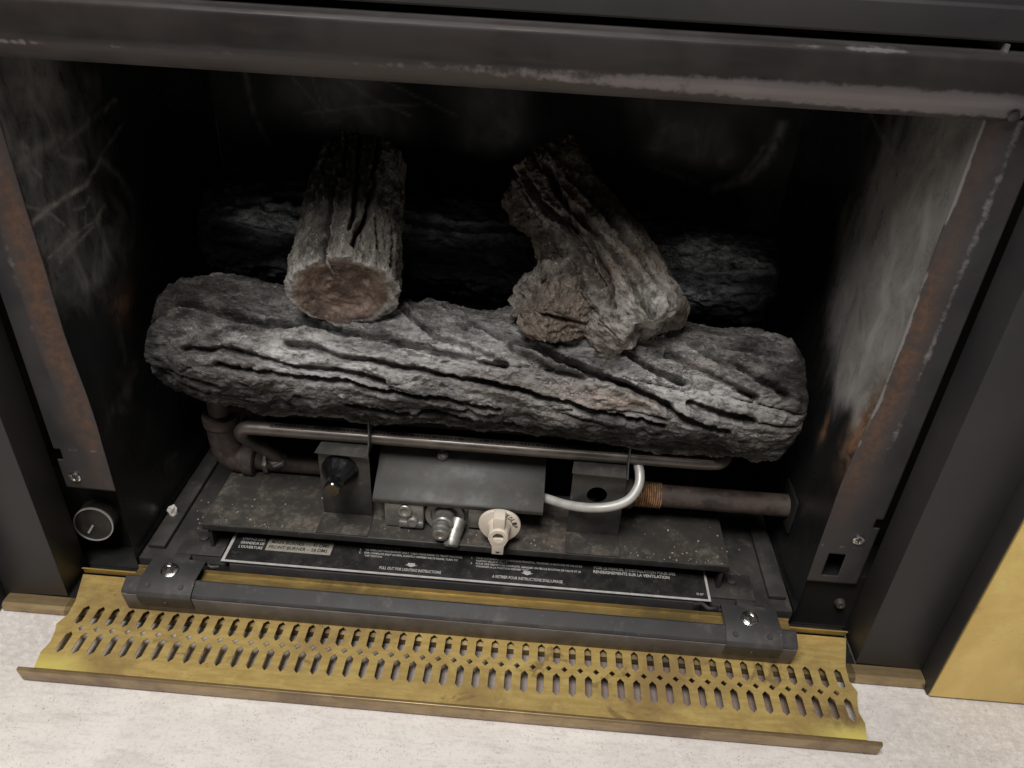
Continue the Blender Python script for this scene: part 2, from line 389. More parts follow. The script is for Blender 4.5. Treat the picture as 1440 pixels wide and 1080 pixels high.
def raw_mesh(name, co, quads, mat, parent, attrs={}, solid=0, smooth=True, tris=None):
    me = bpy.data.meshes.new(name); me.vertices.add(len(co)); me.vertices.foreach_set('co', co.astype(np.float32).ravel())
    nq = len(quads); nt = 0 if tris is None else len(tris)
    loops = quads.ravel() if tris is None else np.concatenate([quads.ravel(), tris.ravel()])
    me.loops.add(len(loops)); me.loops.foreach_set('vertex_index', loops.astype(np.int32))
    me.polygons.add(nq+nt)
    st = np.arange(nq)*4
    if nt: st = np.concatenate([st, nq*4+np.arange(nt)*3])
    me.polygons.foreach_set('loop_start', st.astype(np.int32))
    me.update(calc_edges=True); me.validate()
    for k, a in attrs.items():
        me.attributes.new(k, 'FLOAT', 'POINT').data.foreach_set('value', a.astype(np.float32))
    if smooth: me.shade_smooth()
    o = link_mesh(name, me, mat, parent)
    if solid:
        md = o.modifiers.new('thickness', 'SOLIDIFY'); md.thickness = solid; md.offset = -1
    return o

# ================================================================== HEARTH
PN = Perlin(3)
gx, gy = np.meshgrid(np.linspace(-2.2, 2.2, 881), np.linspace(-2.2, .5, 541), indexing='ij')
greying = np.clip(np.exp(-((gx-.55)**2/.035+(gy+.12)**2/.012))*.6+np.exp(-((gx+.45)**2/.008+(gy+.09)**2/.004))*.6
               + .22*sst(.15, .6, PN.fbm(gx*3, gy*9, 0*gx, 4)), 0, 1)  # greyer near both ends of the grille, plus random mottling
props(grid('hearth', gx, gy, gx*0, MT['hearth'], None, {'greying': greying, 'under': sst(.435, .40, np.abs(gx))*sst(-.150, -.125, gy)*sst(.0, -.03, gy)*(.22+.78*sst(-.4, .3, gx))}), 'whitish painted stone hearth', None, None, 'structure')

# ================================================================== FIREBOX
fire = thing('firebox', (0, .2, 0.002), 'sooty black steel firebox with rusty front posts and scuffed lintel', 'firebox')
XW = .377
def post_depth(z): return .009*sst(.19, .31, z)
def post_in(z): return XW+.011*sst(.20, .33, z)                # the side wall flares outwards to meet the post
def make_post(sgn):
    zb = .085 if sgn > 0 else .134
    z = np.linspace(zb, .5755, int((.5755-zb)/.002)+1); t = np.linspace(0, 1, 41)           # t: 0 outer .431 -> 1 inner .377
    T, Z = np.meshgrid(t, z, indexing='ij')
    bend = .45; k = np.clip((T-bend)/(1-bend), 0, 1)
    X = .431-T*(.431-post_in(Z)); Y = post_depth(Z)*(k**1.35)
    p = Perlin(11 if sgn > 0 else 12); Y = Y+.0012*p.fbm(X*25, Z*9, 0*X, 3)*k
    fade = sst(.18, .30, Z)
    wear = np.exp(-((T-bend)/.10)**2)*fade*(.55+.22*p.fbm(Z*14, X*30, 0*X, 3))*(.75 if sgn > 0 else .5)
    wear += np.exp(-((T-.99)/.05)**2)*sst(.2, .34, Z)*(1.2 if sgn > 0 else .1)*(.6+.6*p.fbm(Z*20, X*60, 0*X+4, 3))
    wear += .5*np.exp(-((Z-(zb+.053))/.002)**2)*sst(.3, .6, p.fbm(X*120, Z*50, 0*X+9, 2)+.5)
    rust = np.exp(-((T-.80)/.22)**2)*(.7+.5*p.fbm(X*14, Z*5, 0*X+6, 3))*sst(.13, .26, Z)*(1-.55*sst(.36, .5, Z))*1.15+.12*sst(.2, .5, p.fbm(X*30, Z*16, 0*X+2, 3))
    rust = np.clip(rust, 0, 1)
    if sgn < 0: rust = np.clip(rust*1.15+.22*sst(.4, .6, T)*sst(-.1, .4, p.fbm(X*18, Z*6, 0*X+7, 3)), 0, 1)
    skip = np.zeros((X.shape[0]-1, X.shape[1]-1), bool); Xc = X[:-1, :-1]; Zc = Z[:-1, :-1]
    nz = .166 if sgn > 0 else .172
    skip |= (Xc > .4255) & (Zc > nz) & (Zc < nz+.013)                                           # small notch in the outer edge
    if sgn > 0: skip |= (Xc > .391) & (Xc < .4085) & (Zc > .0935) & (Zc < .127)                 # rectangular hole
    return grid('front_post', sgn*X, Y, Z, MT['post'], fire, {'wear': np.clip(wear, 0, 1), 'rust': rust}, skip, sgn > 0, .0014)
make_post(1); make_post(-1)

def bez_strokes(P, Q, strokes):
    o = np.zeros(P.shape)
    for pts, w, a in strokes: o = np.maximum(o, .8*a*np.exp(-(poly_dist(P, Q, pts)/(.8*w))**2))
    return o
def make_wall(sgn):
    v = np.linspace(0, 1, 201); z = np.linspace(.018, .625, 304); V, Z = np.meshgrid(v, z, indexing='ij')
    d = post_depth(Z)+.0006; Y = d+V*(.40-d)
    p = Perlin(21 if sgn > 0 else 22)
    X = sgn*(XW+.0006+(post_in(Z)-XW)*sst(.09, 0, Y-d))+.0022*p.fbm(Y*7, Z*7, 0*Y, 3)*sst(.02, .08, Y-d)
    wob = .018*p.fbm(Y*14, Z*9, 0*Y+3, 3)
    if sgn > 0:
        cl = sst(.25, .05, Y+wob)**1.3*sst(.25, .335, Z-.22*(Y)+wob)*(.85+.12*p.fbm(Y*60, Z*6, 0*Y+1, 3))  # pale sheen towards the front: reflected light put into the colour of worn steel
        cl *= 1-.80*sst(.41, .54, Z)*sst(.0, .05, Y-d)
        cl *= 1-.45*sst(.03, .10, Y-d)*sst(.40, .34, Z)*0
        cl += .55*sst(.030, .0, Y-d)*sst(.30, .40, Z)  # highlight along the post edge, also put into the colour
        cl += .22*sst(.2, .03, Y)*sst(.22, .3, Z)
        cl += .5*np.exp(-((Y-.075-.25*(Z-.30))/.014)**2)*np.exp(-((Z-.315)/.035)**2)
        cl *= 1-.85*np.exp(-((Y-.045)/.012)**2-((Z-.262)/.03)**2)
        S_ = WALL_R
        rust = np.exp(-((Y-.075)/.006)**2-((Z-.235)/.018)**2)+1.1*sst(.045, .0, Y-d+wob*.6)*sst(.2, .28, Z)*sst(.37, .29, Z)
    else:
        cl = .20*sst(.2, .05, Y+wob)*sst(.3, .38, Z)+.12*sst(.0, .6, p.fbm(Y*10, Z*10, 0*Y, 4))*sst(.24, .1, Y)
        S_ = WALL_L
        rust = .6*np.exp(-((Y-.10)/.018)**2-((Z-.31)/.02)**2)
    Yw, Zw = Y+.003*p.fbm(Y*30, Z*30, 0*Y+5, 2), Z+.003*p.fbm(Y*30, Z*30, 0*Y+8, 2)
    wear = bez_strokes(Yw, Zw, S_)*(.75+.5*p.fbm(Y*90, Z*90, 0*Y, 2))
    return grid('side_wall', X, Y, Z, MT['wall'], fire, {'clean_sheen': np.clip(cl, 0, 1), 'wear': np.clip(wear, 0, 1), 'rust': np.clip(rust, 0, 1)}, None, sgn < 0)
WALL_L = [([(0.0094, 0.4314), (0.0322, 0.437), (0.0578, 0.4415), (0.0841, 0.4444), (0.1077, 0.453), (0.1204, 0.4598)], 0.003, 0.9),
  ([(0.0603, 0.4835), (0.108, 0.495), (0.173, 0.5037)], 0.003, 0.28),
  ([(0.1204, 0.4598), (0.1433, 0.4703), (0.1761, 0.4783)], 0.002, 0.25),
  ([(0.0182, 0.3959), (0.052, 0.4032), (0.0939, 0.4089), (0.1078, 0.4149)], 0.0016, 0.6),
  ([(0.0311, 0.3853), (0.069, 0.3986), (0.0962, 0.408)], 0.0016, 0.5),
  ([(0.0055, 0.4498), (0.0207, 0.4411), (0.0357, 0.4323), (0.0515, 0.4154), (0.0549, 0.4041)], 0.0018, 0.55),
  ([(0.0783, 0.3814), (0.0903, 0.3954), (0.0895, 0.4053)], 0.0014, 0.45),
  ([(0.063, 0.4265), (0.0811, 0.4243), (0.0888, 0.4323)], 0.0016, 0.4),
  ([(0.0725, 0.406), (0.0771, 0.4186)], 0.0014, 0.4),
  ([(0.0309, 0.4954), (0.0315, 0.4946)], 0.0055, 0.75),
  ([(0.0089, 0.478), (0.035, 0.4887), (0.0713, 0.4946)], 0.006, 0.4),
  ([(0.0372, 0.466), (0.0298, 0.4778)], 0.002, 0.4),
  ([(0.0689, 0.4772), (0.0767, 0.4684), (0.0926, 0.4624)], 0.004, 0.35),
  ([(0.1222, 0.455), (0.1472, 0.4315), (0.1581, 0.405)], 0.006, 0.22),
  ([(0.0624, 0.5451), (0.0874, 0.5282), (0.0644, 0.527)], 0.01, 0.14),
  ([(0.0114, 0.5329), (0.013, 0.5068), (0.0059, 0.4759)], 0.003, 0.35),
  ([(-0.006, 0.5258), (-0.0061, 0.5032), (-0.0053, 0.4854)], 0.003, 0.3)]
WALL_R = [([(0.2066, 0.5336), (0.1297, 0.5159), (0.0805, 0.5109), (0.0422, 0.513), (0.0176, 0.5186), (-0.007, 0.5293)], 0.0025, 0.35),
  ([(0.0659, 0.5628), (0.0339, 0.5538), (0.0092, 0.5438)], 0.0022, 0.35),
  ([(-0.0072, 0.5686), (-0.006, 0.5455), (-0.0128, 0.5256), (-0.0162, 0.4954), (-0.0096, 0.4706)], 0.0045, 0.9),
  ([(-0.0096, 0.4706), (-0.0051, 0.4413), (-0.0047, 0.4145), (-0.0074, 0.3867)], 0.003, 0.8),
  ([(0.0609, 0.4791), (0.0581, 0.4603), (0.0544, 0.4401)], 0.0014, 0.6),
  ([(0.0285, 0.4796), (0.001, 0.4692)], 0.0014, 0.6),
  ([(0.1912, 0.4548), (0.1974, 0.4216)], 0.0022, 0.3),
  ([(0.162, 0.4609), (0.1592, 0.4205)], 0.0022, 0.25),
  ([(0.1471, 0.4802), (0.0882, 0.4485)], 0.003, 0.2),
  ([(0.0071, 0.4552), (0.0111, 0.4133), (0.0205, 0.3798)], 0.0012, 0.7),
  ([(0.0531, 0.4054), (0.0561, 0.387)], 0.0014, 0.6),
  ([(0.057, 0.439), (0.0498, 0.4227)], 0.0014, 0.5),
  ([(0.0713, 0.5137), (0.0508, 0.4923)], 0.002, 0.3),
  ([(0.1142, 0.3493), (0.0795, 0.3474), (0.0415, 0.3372)], 0.008, 0.5),
  ([(-0.0273, 0.1709), (-0.0476, 0.1521)], 0.001, 0.0)]
make_wall(1); make_wall(-1)

bx_, bz_ = np.meshgrid(np.linspace(-.384, .384, 240), np.linspace(.03, .62, 200), indexing='ij')
pb = Perlin(31)
bw = bez_strokes(bx_, bz_, [([(-.33, .50), (-.325, .44), (-.31, .40)], .004, .5), ([(-.22, .50), (-.17, .47), (-.12, .45)], .0025, .45), ([(-.27, .49), (-.24, .455), (-.235, .44)], .0015, .5),
     ([(-.245, .495), (-.235, .46)], .0015, .4), ([(-.15, .49), (-.06, .455)], .002, .4), ([(-.26, .445), (-.17, .46), (-.1, .465)], .0025, .4), ([(.352, .47), (.345, .43), (.325, .40), (.285, .383)], .0075, 1.0), ([(.335, .44), (.318, .405), (.30, .392)], .004, .8), ([(.2, .405), (.26, .39)], .005, .4)])  # scratches; the wide curved strokes at right paint a glint into the colour
bcl = .035*sst(.0, .7, pb.fbm(bx_*5, bz_*9, 0*bx_, 4))
by_ = .40-.0*bx_+.004*pb.fbm(bx_*5, bz_*5, 0*bx_, 3)
grid('back_wall', bx_, by_, bz_, MT['wall'], fire, {'clean_sheen': bcl, 'wear': np.clip(bw, 0, 1), 'rust': 0*bcl}, None, False)  # wear here holds the scratches and the painted glint at right
MB().box(-.45, .45, .012, .42, .632, .64).build('ceiling_panel', MT['void'], fire)

# floor pan with upturned front, a shallow side angle on either side
fp = MB(); fp.box(-.3768, .3768, .004, .398, .004, .030); fp.build('floor_pan', MT['pan'], fire, .001)
for sx in (-1, 1):
    a = MB(); x0, x1 = sorted((sx*.352, sx*.372)); a.box(x0, x1, .02, .38, .0302, .036); a.build('floor_angle', MT['pan'], fire, .001)
    b = MB(); x0, x1 = sorted((sx*.283, sx*.336)); b.box(x0, x1, .014, .052, .0302, .0325); pl = b.build('floor_tab', MT['pan'], fire, .0006)
    MB().lathe((sx*.313, .040, .0325), (0, 0, 1), [(0, .006), (.003, .0055), (.004, .003), (.004, 0)], 18).build('screw', MT['black'], fire)

# lintel: folded sheet with a worn bend
lx = np.linspace(-.60, .411, 506)
prof = [(.045, .618), (.030, .6185), (.012, .618), (-.0015, .6175), (-.0045, .615), (-.005, .609), (-.0052, .603), (-.0055, .597), (-.0056, .592), (-.005, .588), (-.003, .584), (0, .580), (.003, .5765), (.006, .574), (.012, .573), (.024, .573)]
pr = []
for (a, b), (c, d_) in zip(prof[:-1], prof[1:]):
    for k in range(4): t = k/4; pr.append((a+(c-a)*t, b+(d_-b)*t))
pr.append(prof[-1]); pr = np.array(pr)
LX, I = np.meshgrid(lx, np.arange(len(pr)), indexing='ij'); LY = pr[I, 0]; LZ = pr[I, 1]
pL = Perlin(41); nx = pL.fbm(LX*30, 0*LX, 0*LX, 4)
s_ = sst(-.15, .36, LX)
zc = .5885-.0025*s_+.0009*nx; wd = .0034+.0060*s_+.0010*pL.fbm(LX*12, 0*LX+3, 0*LX, 3)
wear = np.exp(-(np.abs(LZ-zc)/wd)**3)*(LY < .004)*(.22+.68*s_+.16*pL.fbm(LX*40, LZ*160, 0*LX, 3))
wear += .75*np.exp(-((LZ-.5865)/.0016)**2)*(LY < .004)*sst(-.31, -.36, LX)*sst(-.5, .2, pL.fbm(LX*150, 0*LX, 0*LX, 2))
wear += np.exp(-((LZ-.6165)/.0014)**2)*sst(-.05, .5, pL.fbm(LX*9, 0*LX, 0*LX+7, 3))*sst(.02, .25, LX)*.8
LY = LY+.0004*pL.fbm(LX*18, LZ*60, 0*LX+2, 3)
grid('lintel', LX, LY, LZ, MT['lintel'], fire, {'wear': np.clip(wear, 0, 1), 'rust': .25*sst(0, .6, pL.fbm(LX*8, LZ*40, 0*LX, 3))}, None, False, .0015)
e = MB(); e.box(.4125, .4312, -.0008, .003, .5758, .612); e.box(.4035, .4055, -.012, .0, .619, .634); e.build('end_plate', MT['bracket'], fire, .0005)
MB().lathe((.402, -.0045, .579), (0, -1, -.3), [(0, .0042), (.0010, .0042), (.0018, .0025), (.0018, 0)], 18).build('rivet', MT['lintel'], fire)

def post_screw(x, z):
    o = MB().lathe((x, -.0002, z), (0, -1, 0), [(0, .0062), (.0012, .0062), (.002, .0052), (.002, .0042), (.0008, .0038), (.0008, 0)], 24).build('screw', MT['bolt'], fire)
    MB().box(x-.003, x+.003, -.0016, -.001, z-.0006, z+.0006).box(x-.0006, x+.0006, -.0017, -.001, z-.003, z+.003).build('cross_slot', MT['black'], o)
post_screw(.4145, .150); post_screw(-.4175, .150)
MB().lathe((.424, .0059, .050), (0, -1, 0), [(0, .006), (.002, .006), (.006, .0045), (.006, .002), (.003, 0)], 16).build('screw', MT['bracket'], fire)
for sx in (-1, 1):
    x0, x1 = sorted((sx*.394, sx*.56)); MB().box(x0, x1, .060, .068, .004, .63).build('outer_casing', MT['void'], fire)

MB().box(-.4365, .4365, -.0455, .0035, .001, .0112).build('base_plate', MT['void'], fire)
for sx in (-1, 1):
    x0, x1 = sorted((sx*.3795, sx*.555)); MB().box(x0, x1, .036 if sx < 0 else .006, .0595, .0012, .13 if sx < 0 else .09).build('lower_panel', MT['void'], fire); MB().box(x0, x1, .0037, .0355 if sx < 0 else .0058, .0012, .0120).build('lower_shelf', MT['void'], fire)

# ================================================================== SURROUND
sur = thing('fireplace_surround', (0, -.05, .002), 'black metal surround panels with wide brass trim framing the opening', 'fireplace surround')
for sx in (-1, 1):
    m = MB(); xs = lambda a, b: sorted((sx*a, sx*b))
    m.prism([(sx*.437, -.045), (sx*.509, -.047), (sx*.509, -.0445), (sx*.4385, -.0425), (sx*.4385, -.002), (sx*.437, -.002)], 2, .0125, .68)
    m.build('side_panel', MT['panel'], sur, .0007)
    m = MB(); x0, x1 = xs(.5085, .66); m.box(x0, x1, -.0725, -.048, .003, .70); m.build('brass_trim', MT['brass_trim'], sur, .0012)
    m = MB(); x0, x1 = xs(.5068, .5083); m.box(x0, x1, -.0705, -.0475, .003, .70); m.build('trim_return', MT['panel'], sur, .0004)
m = MB(); m.sheet([(-.045, .70), (-.045, .6545), (-.0475, .6525), (-.0475, .6345), (-.0445, .633), (-.02, .633)], .0015, 0, -.66, .5066); m.build('top_panel', MT['panel'], sur, .0004)
MB().box(-.6, .6, .046, .05, .615, .70).build('recess_panel', MT['void'], sur)
sprof = [(-.046, .001), (-.062, .001), (-.0635, .004), (-.0625, .009), (-.059, .0118), (-.052, .012), (-.046, .0115)]
m = None
for a_, b_, k_ in ((-.503, -.4325, 'brass_lip'), (-.4325, .4325, 'brass_dark'), (.4325, .5065, 'brass_lip')): MB().prism(sprof, 0, a_, b_).build('base_strip', MT[k_], sur)  # middle length darker: shade under the grille put into its colour

# ================================================================== BRASS GRILLE
gr = thing('brass_grille', (0, -.08, 0), 'tarnished brass slotted grille folded down flat onto the white hearth', 'brass grille')
pitch = (.410+.404)/49
def hexslot(cx, cy, hl, hw): return [(cx, cy+hl), (cx+hw, cy+hl-.0042), (cx+hw, cy-hl+.0042), (cx, cy-hl), (cx-hw, cy-hl+.0042), (cx-hw, cy+hl-.0042)]
holes = []
for i in range(50):
    x = -.404+i*pitch
    holes.append(hexslot(x, -.0724, .0128, .0037)); holes.append(hexslot(x, -.1085, .0136, .0037))
for i in range(49):
    x = -.404+(i+.5)*pitch; holes.append([(x, -.0864), (x+.0035, -.0900), (x, -.0936), (x-.0035, -.0900)])
half = [(.4335, -.017), (.4215, -.055), (.4195, -.074), (.4245, -.087), (.4205, -.097), (.418, -.111), (.4205, -.123), (.4165, -.1415)]
outl = half+[(-x, y) for x, y in reversed(half)]
plate('slotted_plate', outl, holes, .0010, MT['brass'], gr, lambda u, v, w_: (u, v, .0178+w_))
m = MB(); m.sheet([(-.0135, .0185), (-.0135, .026), (-.016, .0275)], .001, 0, -.4335, .4335); m.build('rear_flange', MT['brass'], gr, .0003)
m = MB(); m.sheet([(-.134, .0028), (-.1445, .0030), (-.1466, .0192), (-.1458, .0204), (-.1445, .0202), (-.1438, .0192)], .0011, 0, -.4305, .4295); m.build('front_lip', MT['brass_lip'], gr, .0003)  # browner than the plate: shade on the lip put into its colour

# ================================================================== DOOR RAIL
rl = thing('door_rail', (0, -.05, .0185), 'dark steel rail with two bolted end brackets, lying across the back of the brass grille', 'metal rail')
m = MB(); m.sheet([(-.0622, .0468), (-.0605, .0495), (-.0475, .0555), (-.0455, .0545)], .0016, 0, -.3595, .3615); m.build('rail_bar', MT['rail'], rl, .0004)
m = MB(); m.sheet([(-.052, .019), (-.058, .019), (-.0625, .0464)], .0016, 0, -.3592, .3612); m.build('rail_face', MT['rail_face'], rl, .0004)  # paler than the bar: dust, plus hearth bounce light put into the colour
m = MB(); m.sheet([(-.0455, .0530), (-.0445, .0462), (-.0250, .0450), (-.0240, .0500)], .001, 0, -.3585, .3605); m.build('brass_channel', MT['brass_channel'], rl, .0003)
for a_, b_ in ((-.3585, -.352), (.354, .3605)): MB().box(a_, b_, -.0577, -.0245, .02, .0445).build('end_block', MT['rail'], rl, .001)
def make_bracket():
    m = MB(); m.sheet([(-.0605, .030), (-.0645, .0475), (-.0625, .0512), (-.0475, .0578), (-.0200, .0570), (-.0185, .0500)][::-1], -.0018, 0, -.342, -.283)
    b = m.build('end_bracket', MT['rail'], rl, .0005)
    nrm = Vector((0, -.12, 1)).normalized(); c = Vector((-.315, -.0385, .0596))
    o = MB().lathe(c, nrm, [(0, .0095), (.0018, .0092), (.0025, .0078), (.0026, .0072)], 26).build('washer', MT['bolt'], b)
    o2 = MB().lathe(c+nrm*.0026, nrm, [(0, .0068), (.0042, .0068), (.0056, .0055), (.0056, .0034), (.0034, .003), (.0034, 0)], 6).build('bolt', MT['bolt'], b)
    kids = [o, o2]
    for dx in (-.017, .019):
        kids.append(MB().lathe((-.315+dx, -.0567, .0558), (0, -.42, 1), [(0, .003), (.0008, .0026), (.0008, 0)], 14).build('dimple', MT['black'], b))
    kids.append(MB().lathe((-.313, -.0637, .0372), (0, -1, -.2), [(0, .003), (.0012, .0026), (.0012, 0)], 14).build('dimple', MT['black'], b))
    t = MB(); t.box(-.323, -.304, -.019, -.008, .047, .056); t.box(-.342, -.33, -.02, -.012, .044, .050); kids.append(t.build('hinge_tab', MT['rail'], b, .001))
    return b, kids
b, kids = make_bracket()
c = copy_part(b, rl, (.628, 0, 0))
for k in kids: copy_part(k, c, (.628, 0, 0))
for x0 in (-.2835, .277):
    MB().tube(spline([(x0-.018, -.012, .046), (x0-.008, -.009, .045), (x0, -.013, .043), (x0+.008, -.010, .041)], 5), .0022, 8).build('wire_clip', MT['bracket'], rl)

# ================================================================== INSTRUCTION PLATE
ip = thing('instruction_plate', (0, .02, .038), 'black pull-out instruction plate with white lettering and a thin white border', 'instruction plate')
zt = .0420
MB().box(-.276, .2815, -.002, .100, .0395, zt-.0004).build('plate_sheet', MT['label'], ip, .0003)
MB().box(-.266, .270, -.0035, -.0015, .0160, .0392).build('pull_lip', MT['rail'], ip, .0004)
zb_ = zt-.0003
m = MB(); m.box(-.276, .2815, -.0018, .0010, zb_, zb_+.0003); m.box(-.276, -.2726, .0010, .06, zb_, zb_+.0003); m.box(.2788, .2815, .0010, .06, zb_, zb_+.0003); m.build('border', MT['white'], ip)
MB().box(-.2325, -.156, .0205, .0405, zb_, zb_+.0003).build('grey_box', MT['boxgrey'], ip)
T = lambda body, x0, x1, yc, s_, mt='white', z=zt+.0002: text('lettering', body, x0, x1, yc, s_, z, MT[mt], ip)
T('ORIFICE SIZE', -.264, -.2365, .0365, .0042); T('GRANDEUR DE', -.264, -.2360, .0297, .0042); T("L'OUVERTURE", -.264, -.2360, .0230, .0042)
T('MAIN BURNER \u2014 42 DMS', -.2285, -.1605, .0345, .0052, 'print'); T('FRONT BURNER \u2013 58 DMS', -.2295, -.1605, .0265, .0052, 'print')
T('OPERATING INSTRUCTIONS', -.1205, -.076, .0398, .003)
T('1.', -.1235, -.1215, .0338, .003); T('TO TURN OFF MAIN BURNER ONLY, TURN VALVE KNOB TO "PILOT" POSITION.', -.1175, -.003, .0338, .0030)
T('2.', -.1238, -.1215, .0290, .003); T('FOR COMPLETE SHUT DOWN, SLIGHTLY DEPRESS VALVE KNOB, TURN TO', -.1175, -.008, .0290, .0030); T('"OFF" POSITION.', -.1165, -.0955, .0246, .0028)
T('PULL OUT FOR LIGHTING INSTRUCTIONS', -.0955, -.0245, .0080, .0044)
T('1.', .0075, .0095, .0352, .003); T('POUR D\'ETEINDRE QUE LE BRULEUR PRINCIPAL, TOURNER LE BOUTON DE VALVE EN', .013, .137, .0352, .0030); T('POSITION VEILLEUSE "PILOT".', .0135, .050, .0309, .0028)
T('2.', .0075, .0095, .0266, .003); T('POUR UNE FERMETURE COMPLETE, ABAISSER UN PEU LE BOUTON DE VALVE ET LE', .0135, .1355, .0266, .0030); T('TOURNER A LA POSITION FERMEE "OFF".', .0140, .076, .0223, .0028)
T("A RETIRER POUR INSTRUCTIONS D'ALLUMAGE", .034, .1145, .0090, .0044)
T("VOIR LE MANUEL D'INSTALLATION POUR DES", .150, .2455, .0355, .0046); T('RENSEIGNEMENTS SUR LA VENTILATION', .150, .238, .0292, .0046)
T('D.07', .2665, .2745, .0078, .0032)
for cx, cy in ((-.0602, .0158), (.0735, .0180)):
    a = MB(); z = zt+.0002
    a.add([(cx-.0075, cy, z), (cx, cy-.0034, z), (cx+.0075, cy, z), (cx+.0042, cy, z), (cx+.0042, cy+.0028, z), (cx-.0042, cy+.0028, z), (cx-.0042, cy, z)], [(0, 1, 2, 3, 4, 5, 6)]); a.build('arrow', MT['white'], ip)

# ================================================================== GAS BURNER
gb = thing('gas_burner', (0, .08, .031), 'dusty gas burner assembly under the front log, with valve, tubes and brackets', 'gas burner')
m = MB(); m.sheet([(.0275, .0700), (.125, .0700), (.1265, .0685), (.1265, .031)], -.0015, 0, -.305, .302); m.build('burner_tray', MT['tray'], gb, .0005)
m = MB(); m.sheet([(.0275, .0700), (.0262, .0690), (.0258, .0612)], .0015, 0, -.305, .302); m.build('tray_lip', MT['pan'], gb, .0004)
for a_, b_ in ((-.300, -.296), (.293, .297)): MB().box(a_, b_, .028, .12, .031, .066).build('tray_leg', MT['pan'], gb)
# elbow, riser and pipes
m = MB(); el = spline([(-.311, .131, .150), (-.3112, .131, .118), (-.309, .131, .098), (-.300, .131, .0875), (-.286, .131, .0845), (-.274, .131, .0840)], 8)
m.tube(el, .0185, 22); m.lathe((-.311, .131, .138), (0, 0, 1), [(0, .0195), (.001, .0215), (.013, .0215), (.014, .0195)], 26); m.lathe((-.288, .131, .084), (1, 0, 0), [(0, .0195), (.001, .0215), (.013, .0215), (.014, .0195)], 26)
m.build('elbow_fitting', MT['elbow'], gb)
MB().tube([(-.311, .131, .145), (-.311, .131, .186)], .0132, 20).build('riser_pipe', MT['iron'], gb)
MB().tube([(-.276, .131, .084), (-.15, .130, .0838)], .0125, 20).build('feed_pipe', MT['iron'], gb)
m = MB(); m.tube([(-.264, .131, .084), (-.258, .131, .084)], .0155, 6); m.lathe((-.2445, .122, .096), (-.25, -.5, .8), [(-.006, .012), (.002, .012), (.003, .0105), (.007, .0105)], 6)
m.build('pipe_nut', MT['zinc'], gb, .0008)
m = MB(); m.tube([(.214, .095, .1085), (.400, .095, .1085)], .0135, 22); m.build('supply_pipe', MT['iron'], gb)
m = MB()
for k in range(12): m.lathe((.1935+k*.0026, .095, .1085), (1, 0, 0), [(0, .0132), (.0008, .0156), (.0013, .0156), (.0022, .0132)], 22)
m.build('pipe_thread', MT['thread'], gb)
m = MB(); m.lathe((.163, .095, .1085), (1, 0, 0), [(0, .016), (.002, .019), (.026, .019), (.0295, .0165)], 24); m.build('pipe_coupling', MT['elbow'], gb)
m = MB(); m.box(.3725, .3765, .072, .118, .084, .132); m.build('pipe_grommet', MT['void'], gb, .003)
# burner tube with a flattened ported strip
path = spline([(-.2415, .119, .102), (-.2530, .106, .124), (-.2635, .092, .146), (-.2665, .084, .161), (-.2590, .080, .1715), (-.2440, .079, .1735), (-.2200, .079, .1737)], 8)
path += [Vector((-.22+.02*k, .079, .1737)) for k in range(1, 24)]
path += spline([(.262, .079, .1738), (.276, .081, .1738), (.284, .088, .1735), (.288, .100, .1725), (.288, .13, .170)], 7)
tb = MB().tube(path, .0080, 20).build('burner_tube', MT['tube'], gb)
at = tb.data.attributes.new('heat', 'FLOAT', 'POINT')
at.data.foreach_set('value', np.array([float(np.clip((-.205-(v.co.x+WL[tb].x))/.035, 0, 1)*np.clip((v.co.z+WL[tb].z-.15)/.02, 0, 1)) for v in tb.data.vertices], np.float32))
MB().box(-.228, .27, .0735, .0820, .1803, .18185).build('port_strip', MT['tube'], tb, .0004)
ph = MB(); R_ = random.Random(4); x = -.222
while x < .266:
    L = .0022 if R_.random() < .8 else .006
    ph.box(x, x+L, .0755, .0785, .1817, .18215); x += L+.0021 if R_.random() < .9 else L+.008
o = ph.build('burner_ports', MT['void'], tb); o['kind'] = 'stuff'
# support brackets
def make_support(hole):
    x0, x1 = (-.171, -.113) if not hole else (.116, .176)
    if hole:
        ring = [(.1455+.0115*math.cos(a), .131+.0115*math.sin(a)) for a in np.linspace(0, 2*math.pi, 24, endpoint=False)]
        b = plate('support_bracket', [(x0, .0715), (x1, .0715), (x1, .1640), (x0, .1640)], [ring], .0012, MT['bracket'], gb, lambda u, v, w_: (u, .0605+w_, v))
    else:
        b = MB().box(x0, x1, .0599, .0611, .0715, .1640).build('support_bracket', MT['bracket'], gb, .0003)
    MB().box(x0-.001, x1+.001, .0265, .0611, .0702, .0716).build('bracket_foot', MT['tray'], b, .0004)
    MB().lathe(((x0+x1)/2-.002, .0455, .0716), (0, 0, 1), [(0, .0062), (.001, .006), (.001, .0045), (.0003, .004), (.0003, 0)], 20).build('screw', MT['bracket'], b)
    MB().prism([(x0-.002, .054), (x1-.002, .052), (x1, .0875), (x0+.002, .0875)], 2, .1640, .1652).build('bracket_shelf', MT['bracket'], b, .0003)
    m = MB(); m.prism([(.0508, .1640), (.0875, .1640), (.0875, .178), (.0885, .190), (.084, .196), (.075, .2035), (.0695, .2065), (.0675, .2020), (.0668, .188), (.062, .174)], 0, x1-.0012, x1+.0004); m.build('tube_clip', MT['bracket'], b, .0002)
    return b
sb = make_support(False); sb2 = make_support(True)
